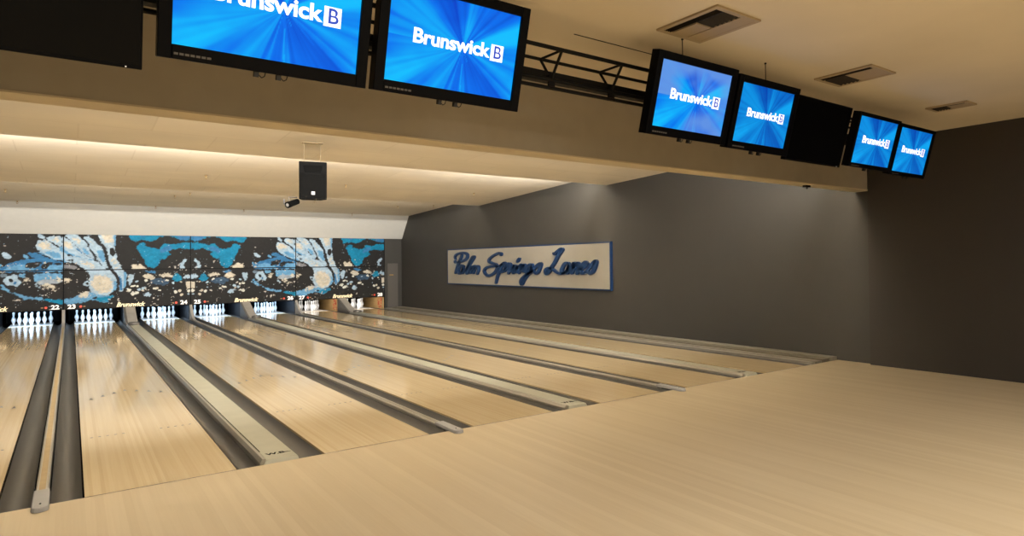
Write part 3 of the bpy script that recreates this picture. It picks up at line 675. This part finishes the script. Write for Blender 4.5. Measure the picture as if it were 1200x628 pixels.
for word, ss in STROKES.items():
    mb = MB()
    for q in ss: ribbon(mb, q)
    o = mb.build('lettering', M['signblue'], sg); o['label'] = 'raised blue script word %s' % word
tag(sg, 'long cream wall sign with raised blue script reading Palm Springs Lanes', 'sign')

# ------------------------------------------------------------------ truss with the monitors
TX0, TX1 = -3.6, 9.3
tr = empty('ceiling_truss', ((TX0+TX1)/2, -1.8, 3.44)); tcx = (TX0+TX1)/2
A_ = (-1.95+1.8, 0.); B_ = (-1.65+1.8, .005); D_ = (0, -.205)
MB().tube((TX0-tcx, A_[0], A_[1]), (TX1-tcx, A_[0], A_[1]), .0165).build('upper_chord', M['truss'], tr, smooth=True)
MB().tube((TX0-tcx, B_[0], B_[1]), (TX1-tcx, B_[0], B_[1]), .014).build('upper_chord', M['truss'], tr, smooth=True)
MB().tube((TX0-tcx, D_[0], D_[1]), (TX1-tcx, D_[0], D_[1]), .018).build('lower_chord', M['truss'], tr, smooth=True)
MB().box(TX0-tcx, TX1-tcx, .02, .09, -.215, -.13).build('cable_tray', M['truss'], tr)
MB().tube((TX0-tcx, .0, -.275), (TX1-tcx, .0, -.275), .013).build('conduit', M['truss'], tr, smooth=True)
MB().tube((TX0-tcx, .04, -.25), (TX1-tcx, .04, -.25), .007).build('conduit', M['truss'], tr, smooth=True)
x = 3.097; xs = [3.097+.66*k for k in range(-10, 10) if TX0 < 3.097+.66*k < TX1]
for x in xs:
    w = MB(); x -= tcx
    w.tube((x, *A_), (x, *B_), .011, 8).tube((x, *A_), (x, *D_), .012, 8).tube((x, *B_), (x, *D_), .012, 8)
    w.box(x-.03, x+.03, -.012, .012, -.26, -.17)
    w.build('web_frame', M['truss'], tr)
tag(tr, 'long black triangular ceiling truss behind the row of monitors', 'truss')

TILT = math.radians(15); TY, TZ = -2.15, 2.88
def P_on(s, off=0):   # point on the tilted screen plane at height s, off towards the bowlers
    return (TY - s*math.sin(TILT) - off*math.cos(TILT), TZ + s*math.cos(TILT) - off*math.sin(TILT))
def rays(nx, nz, w, h, base, bright, dark, seed, pale=None):
    X, Z = np.meshgrid(np.linspace(0, 1, nx+1), np.linspace(0, 1, nz+1))
    dx = (X-.56)*w; dz = (Z-.50)*h; r = np.hypot(dx, dz)/w; a = np.arctan2(dz, dx)
    t = a/PI*9+100
    n1 = vnoise(t, r*0+3.3, seed); n2 = vnoise(t*3.1, r*1.5, seed+5); n3 = vnoise(t*7.3, r*2+9, seed+9); n4 = fbm(X*3, Z*3, seed+13)
    k = np.clip((n1*.5+n2*.27+n3*.13+n4*.25-.5)*3.2, -1, 1)
    # the brightest fans point to the lower left and right, the darkest to the lower middle and upper left
    k += .55*np.exp(-((a+2.65)/.45)**2) + .4*np.exp(-((a+.45)/.28)**2) + .35*np.exp(-((a-.5)/.3)**2) - .7*np.exp(-((a+1.15)/.35)**2) - .55*np.exp(-((a-2.2)/.4)**2)
    # thin bright streaks near the centre bottom
    k += (n3 > .72)*.6*np.exp(-((a+1.2)/.5)**2)
    k = np.clip(k-.22, -1, 1)[..., None]
    b, br, dk = (np.array(lin(c)) for c in (base, bright, dark))
    c = np.where(k > 0, b+(br-b)*k, b+(dk-b)*(-k))
    if pale is not None:
        pc = np.array(lin(pale)); q = np.clip(fbm(X*2.5, Z*2.5, seed+3)*2.4-.55+(Z-.4)*.5, 0, .9)[..., None]
        q = q*np.clip(1-2.2*np.exp(-((a+2.65)/.5)**2), 0, 1)[..., None]
        c = c*(1-q)+pc*q
    return c
def tv(xc, w, h, s0, label, bez=.065, pal=((4, 112, 238), (16, 190, 255), (2, 52, 196)), pale=None, seed=5, lg=1.):
    """w,h: lit screen; s0: height of its lower edge on the tilted plane"""
    y, z = P_on(s0)
    e = empty('monitor', (xc, y, z), (TILT, 0, 0))
    b = bez; W = w/2
    fr = MB()
    fr.box(-W-b, -W, -.02, .07, -b*1.15, h+b).box(W, W+b, -.02, .07, -b*1.15, h+b).box(-W, W, -.02, .07, -b*1.15, 0).box(-W, W, -.02, .07, h, h+b).box(-W, W, .012, .07, 0, h)
    fr.build('bezel', M['bezel'], e, bevel=.004)
    MB().box(-W*.75, W*.75, .07, .12, h*.1, h*.85).build('back_cover', M['bezel'], e, bevel=.01)
    nx, nz = 150, 96
    sc_ = grid_mesh('screen', w, h, nx, nz, rays(nx, nz, w, h, *pal, seed, pale), M['screen'], e, (-W, -.0, 0))
    k = w/.95*lg
    text_mesh('screen_lettering', 'Brunswick', .125*k, M['logo'], .0008, .0034*k, 0, sc_, (W-.03*k, -.003, h*.52), sx=1.10, spacing=.97)
    lg_ = MB().box(0, .098*k, -.0015, .0005, 0, .108*k).build('screen_emblem', M['logo'], sc_, loc=(W+.268*k, -.002, h*.52-.056*k))
    text_mesh('emblem_letter', 'B', .118*k, M['logoblue'], .0004, .0012*k, 0, lg_, (.051*k, -.0022, .054*k), sx=1.0)
    MB().add([(x_*k, -.003, z_*k) for x_, z_ in ((.040, .062), (.060, .062), (.063, .076), (.056, .070), (.050, .080), (.044, .070), (.037, .076))], [tuple(range(7))]).build('emblem_crown', M['logo'], lg_)
    # tiny grey print on the bezel, two hanging cable clips
    mk = MB()
    for i in range(7): mk.box(-W+.01+i*.026, -W+.03+i*.026, -.0207, -.0195, -b*.8, -b*.62)
    mk.build('bezel_print', M['hood_d'], e)
    for sx in (-.07, .05):
        cl = MB().box(sx-.012, sx+.012, .0, .03, -b*1.15-.03, -b*1.1).path([(sx+.01, .015, -b*1.15-.012), (sx+.03, .015, -b*1.15-.03), (sx+.045, .015, -b*1.15-.02), (sx+.05, .015, -b*1.1)], .003, 6)
        cl.build('cable_clip', M['wire'], e)
    # bracket up to the truss
    ly = .12; br = MB().box(-.05, .05, .08, .16, h*.35, h*.62)
    br.build('mount_bracket', M['truss'], e)
    return tag(e, label, 'monitor', 'monitors hanging in a row from the ceiling truss')
D_BL = ((6, 112, 205), (14, 165, 240), (3, 50, 165))
tv(.831, .982, .585, .02, 'large lit blue monitor cut off by the top edge, beside the big blank one', seed=5)
tv(1.978, .955, .575, .022, 'lit blue monitor wholly in view at the left end of the exposed truss', seed=5)
tv(4.345, .918, .552, .014, 'paler lavender and blue lit monitor at the right end of the exposed truss', seed=5, pale=(100, 150, 228))
tv(5.388, .84, .545, -.002, 'lit blue monitor directly left of the blank black square one', seed=5, pal=D_BL)
tv(7.57, .885, .53, -.025, 'lit blue monitor directly right of the blank black square one', seed=5, bez=.043, pal=D_BL)
tv(8.53, .858, .535, -.047, 'smallest lit blue monitor at the far right end of the row', seed=5, bez=.043, pal=D_BL)
def dark_tv(x0, x1, s0, s1, label):
    y, z = P_on(s0); w = x1-x0
    e = empty('monitor', ((x0+x1)/2, y, z), (TILT, 0, 0)); h = s1-s0; W = w/2; b = .012
    MB().box(-W, W, .0, .06, 0, h).build('casing', M['bezel'], e, bevel=.006)
    MB().box(-W+b, W-b, -.002, .001, b+.008, h-b).build('screen', M['panelblack'], e)['label'] = 'blank black screen'
    MB().box(W-.075, W-.068, -.003, .0, .004, .010).build('power_light', M['num'], e)
    MB().box(-.2, .2, .06, .11, h*.3, h*.7).build('mount_bracket', M['truss'], e)
    return tag(e, label, 'monitor', 'monitors hanging in a row from the ceiling truss')
dark_tv(-1.35, .213, -.137, .80, 'large switched-off black monitor in the top left corner')
dark_tv(5.885, 6.945, -.108, .560, 'switched-off black monitor between two pairs of lit blue ones')
# rods to the ceiling
for x, lab in ((4.20, 'above the paler blue monitor'), (5.40, 'above the second monitor right of the exposed truss')):
    yb = -2.24
    o = MB().tube((0, 0, 0), (0, 0, CEIL-3.46), .004, 8).lathe([(.012, CEIL-3.47), (.01, CEIL-3.46)], 12).build('hanging_rod', M['truss']); o.location = (x, yb, 3.46)
    tag(o, 'thin black hanging rod from the ceiling ' + lab, 'rod', 'rods holding the monitors')

# ------------------------------------------------------------------ ceiling vents
def vent(x0, x1, y0, y1, label, kind):
    e = empty('ceiling_vent', ((x0+x1)/2, (y0+y1)/2, CEIL)); W = (x1-x0)/2; H = (y1-y0)/2; t = .045
    f = MB().box(-W, W, -H, -H+t, -.018, 0).box(-W, W, H-t, H, -.018, 0).box(-W, -W+t, -H+t, H-t, -.018, 0).box(W-t, W, -H+t, H-t, -.018, 0)
    f.build('vent_frame', M['vent'], e, bevel=.003)
    MB().box(-W+t, W-t, -H+t, H-t, -.003, -.0005).build('vent_backing', M['ventdark'], e)
    def blade(a, b, ax, lean, n=5):
        mb = MB()
        (xa, ya), (xb, yb) = a, b
        for i in range(n):
            f_ = (i+.5)/n
            if ax == 'x':   # blades run along x
                y = ya+(yb-ya)*f_; mb.add([(xa, y-.012, -.003), (xb, y-.012, -.003), (xb, y+.012*lean, -.02), (xa, y+.012*lean, -.02)], [(0, 1, 2, 3)])
            else:
                x = xa+(xb-xa)*f_; mb.add([(x-.012, ya, -.003), (x-.012, yb, -.003), (x+.012*lean, yb, -.02), (x+.012*lean, ya, -.02)], [(0, 1, 2, 3)])
        return mb
    a = -W+t; b = W-t; c = -H+t; d_ = H-t
    if kind == 2:
        MB().box(-W*.5, b, c, d_*.0+H*.1, -.014, -.004).build('vent_plate', M['vent'], e)
        blade((a, c), (-W*.52, d_), 'y', -1, 3).build('louvre_bank', M['ventdark'], e)
        blade((-W*.5, H*.12), (b, d_), 'x', 1, 5).build('louvre_bank', M['ventdark'], e)
    else:
        # left bank dark, centre plate pale, near bank of open blades, right strip plain
        MB().box(-W*.45, W*.2, H*.05, d_, -.016, -.004).build('vent_plate', M['vent'], e)
        MB().box(W*.25, b, c, d_, -.016, -.004).build('vent_plate', M['vent'], e)
        blade((-W*.45, c), (W*.22, 0), 'x', 1, 6).build('louvre_bank', M['ventdark'], e)
        blade((a, c), (-W*.5, d_), 'y', -1, 4).build('louvre_bank', M['ventdark'], e)
    return tag(e, label, 'ceiling vent', 'square vents in the near ceiling')
vent(3.84, 4.385, -2.905, -2.275, 'largest square ceiling vent, above the paler blue monitor', 1)
vent(6.30, 6.80, -2.83, -2.21, 'middle square ceiling vent, above the blank black square monitor', 2)
vent(8.75, 9.06, -2.76, -2.28, 'small far ceiling vent nearest the dark right wall', 2)

# ------------------------------------------------------------------ speaker and little spotlight
sp = empty('loudspeaker', (3.03, 4.45, 2.785), (math.radians(3), 0, math.radians(-13)))
w, h, dp = .212, .60, .19
MB().add([(-w, 0, 0), (w, 0, 0), (w*.72, dp*2, .0), (-w*.72, dp*2, .0), (-w, 0, h), (w, 0, h), (w*.72, dp*2, h), (-w*.72, dp*2, h)],
         [(0,3,2,1),(4,5,6,7),(0,1,5,4),(1,2,6,5),(2,3,7,6),(3,0,4,7)]).build('cabinet', M['speaker'], sp, bevel=.012)
g = MB().box(-w+.02, w-.02, -.012, .002, .03, .40).build('grille', M['grille'], sp, bevel=.01)
MB().box(-.026, .026, -.02, -.01, .075, .125).build('badge', M['silver'], g)['label'] = 'small silver square badge'
MB().prism_y([(-.12, .43), (.12, .43), (.15, .54), (-.15, .54)], -.008, .004).build('horn', M['black'], sp, bevel=.004)
for sx in (-1, 1): MB().lathe([(.001, -.004), (.03, -.004), (.035, 0), (.001, 0)], 14).build('port', M['black'], sp, loc=(sx*.15, -.014, .385)).rotation_euler = (PI/2, 0, 0)
z1 = 3.70-2.785
MB().tube((-.13, .1, h-.01), (-.13, .1, z1), .004, 6).tube((.13, .2, h-.01), (.13, .2, z1), .003, 6).build('hanging_wire', M['smudge'], sp)
MB().box(-.16, .16, .06, .24, z1-.012, z1-.004).build('ceiling_plate', M['smudge'], sp)
tag(sp, 'black loudspeaker with silver badge hanging from the lane ceiling', 'speaker')
sl = empty('spotlight', (2.755, 4.6, 2.79))
MB().path([(.07, 0, .03), (-.06, 0, .03), (-.06, 0, -.03)], .008, 6).path([(-.13, .0, -.01), (-.13, 0, -.09)], .012, 6).build('yoke', M['hood_d'], sl)
MB().tube((.09, .05, -.03), (-.06, -.05, -.09), .045, 14, .05).tube((-.06, -.05, -.09), (-.10, -.08, -.105), .052, 14, .052).build('lamp_body', M['speaker'], sl, smooth=True)
MB().tube((-.104, -.083, -.107), (-.098, -.079, -.1045), .026, 14).build('lens', M['capgrey'], sl)
tag(sl, 'small black spotlight at the lower left corner of the loudspeaker', 'spotlight')

# ------------------------------------------------------------------ sprinklers
SPR = [(-1.416, 15.155, 2, 'on the far left, near the frame edge'), (2.302, 9.728, 1, 'above lane 24, nearest of three left of the speaker'), (2.584, 14.195, 2, 'middle of three left of the speaker'),
       (2.287, 14.839, 2, 'furthest left of the three left of the speaker'), (6.062, 14.451, 2, 'just below the speaker on its right'), (5.425, 9.805, 1, 'just right of the speaker'),
       (9.008, 14.884, 2, 'left of the pair near the dark right wall'), (10.046, 14.244, 2, 'closest to the dark right wall'), (9.089, 9.804, 1, 'above and right of the pair near the dark wall'),
       (-1.3, 17.4, 2, 'at the far left above the curtain wall'), (2.05, 17.4, 2, 'above the mural seam between lanes 24 and 25'), (4.6, 17.4, 2, 'at the curtain wall left of the speaker'), (8.3, 17.4, 2, 'at the curtain wall above the mural end')]
s0 = None
for x, y, k, lab in SPR:
    if s0 is None:
        s0 = MB().lathe([(.045, 0), (.042, -.008), (.014, -.012), (.014, -.04), (.010, -.045)], 14).path([(.012, 0, -.04), (.022, 0, -.06), (.004, 0, -.082)], .004, 6).path([(-.012, 0, -.04), (-.022, 0, -.06), (-.004, 0, -.082)], .004, 6).lathe([(.003, -.08), (.026, -.086), (.026, -.09), (.003, -.092)], 14).build('fire_sprinkler', M['brass'])
        o = s0
    else: o = s0.copy(); C.objects.link(o)
    o.location = (x, y, secz(k, y)+.008)
    tag(o, 'small brass fire sprinkler ' + lab, 'sprinkler', 'brass sprinklers in the lane ceiling')

# small fixture under the beam
o = MB().box(-.06, .06, -.03, .03, -.03, 0).tube((.03, 0, -.03), (.03, .02, -.05), .012, 8).build('beam_fixture', M['truss']); o.location = (8.93, -.5, 2.868)
tag(o, 'tiny dark fixture fixed under the beam near its right end', 'fixture')

# ------------------------------------------------------------------ lights
def area(name, loc, rot, sx, sy, power, col=(1, .86, .66), spread=PI):
    l = bpy.data.lights.new(name, 'AREA'); l.shape = 'RECTANGLE'; l.size = sx; l.size_y = sy; l.energy = power; l.color = col; l.spread = spread
    o = bpy.data.objects.new(name, l); C.objects.link(o); o.location = loc; o.rotation_euler = rot; return o
WARM = (1, .95, .86); CW = (1, .95, .87)
UPF = (math.radians(128), 0, 0)      # faces +Y, slightly upwards
K = KLIGHT
for x in (-2.6, -.9, .8, 2.5, 4.2, 5.9, 7.6, 9.3):
    area('cove_lamp_near', (x, -.30, 3.74), (math.radians(112), 0, 0), 1.3, .06, 190*K, CW)
    area('cove_lamp_mid', (x, 5.95, 3.78), (math.radians(116), 0, 0), 1.3, .06, (180 if x != 4.2 and x != 5.9 else 75)*K, CW)
    area('cove_lamp_far', (x, 12.15, 3.74), UPF, 1.3, .06, 62*K, CW)
# house lamps over the seating area behind the camera
for x in (-1.5, 2.5, 6.5):
    area('house_lamp', (x, -8.6, 3.6), (0, 0, 0), .6, 1.2, 225*K, WARM)
    area('house_lamp', (x, -5.2, 3.62), (0, 0, 0), .6, .6, 40*K, WARM)
# wall washer under the beam by the right wall
# pin deck lamps
for n in range(21, 29):
    cool = n <= 26
    area('pin_lamp', (LX[n]+LW/2, 18.36, .60), (math.radians(62), 0, 0), .95, .05, (36 if cool else 13), (.50, .74, 1) if cool else (1, .93, .84))
wd = bpy.data.worlds.new('world'); sc.world = wd; wd.use_nodes = True
wd.node_tree.nodes['Background'].inputs[0].default_value = (.02, .018, .015, 1)

# ------------------------------------------------------------------ camera
f, yaw, pit, rol = 754.2173, .6354, .0142, -.0109
fw = Vector((math.sin(yaw)*math.cos(pit), math.cos(yaw)*math.cos(pit), math.sin(pit)))
r = Vector((math.cos(yaw), -math.sin(yaw), 0)); u = r.cross(fw)
r2 = r*math.cos(rol)+u*math.sin(rol); u2 = -r*math.sin(rol)+u*math.cos(rol)
cam = bpy.data.cameras.new('camera'); co = bpy.data.objects.new('camera', cam); C.objects.link(co)
cam.sensor_width = 36; cam.lens = f/1200*36; cam.shift_x = -39.158/1200; cam.shift_y = -16.58/1200
mw = Matrix(((r2.x, u2.x, -fw.x, -.0834), (r2.y, u2.y, -fw.y, -6.0064), (r2.z, u2.z, -fw.z, 1.7302), (0, 0, 0, 1)))
co.matrix_world = mw; cam.clip_start = .05
sc.camera = co
sc.view_settings.view_transform = 'Standard'; sc.view_settings.look = 'None'; sc.view_settings.gamma = 1; sc.view_settings.use_curve_mapping = False
sc.view_settings.exposure = EXPO
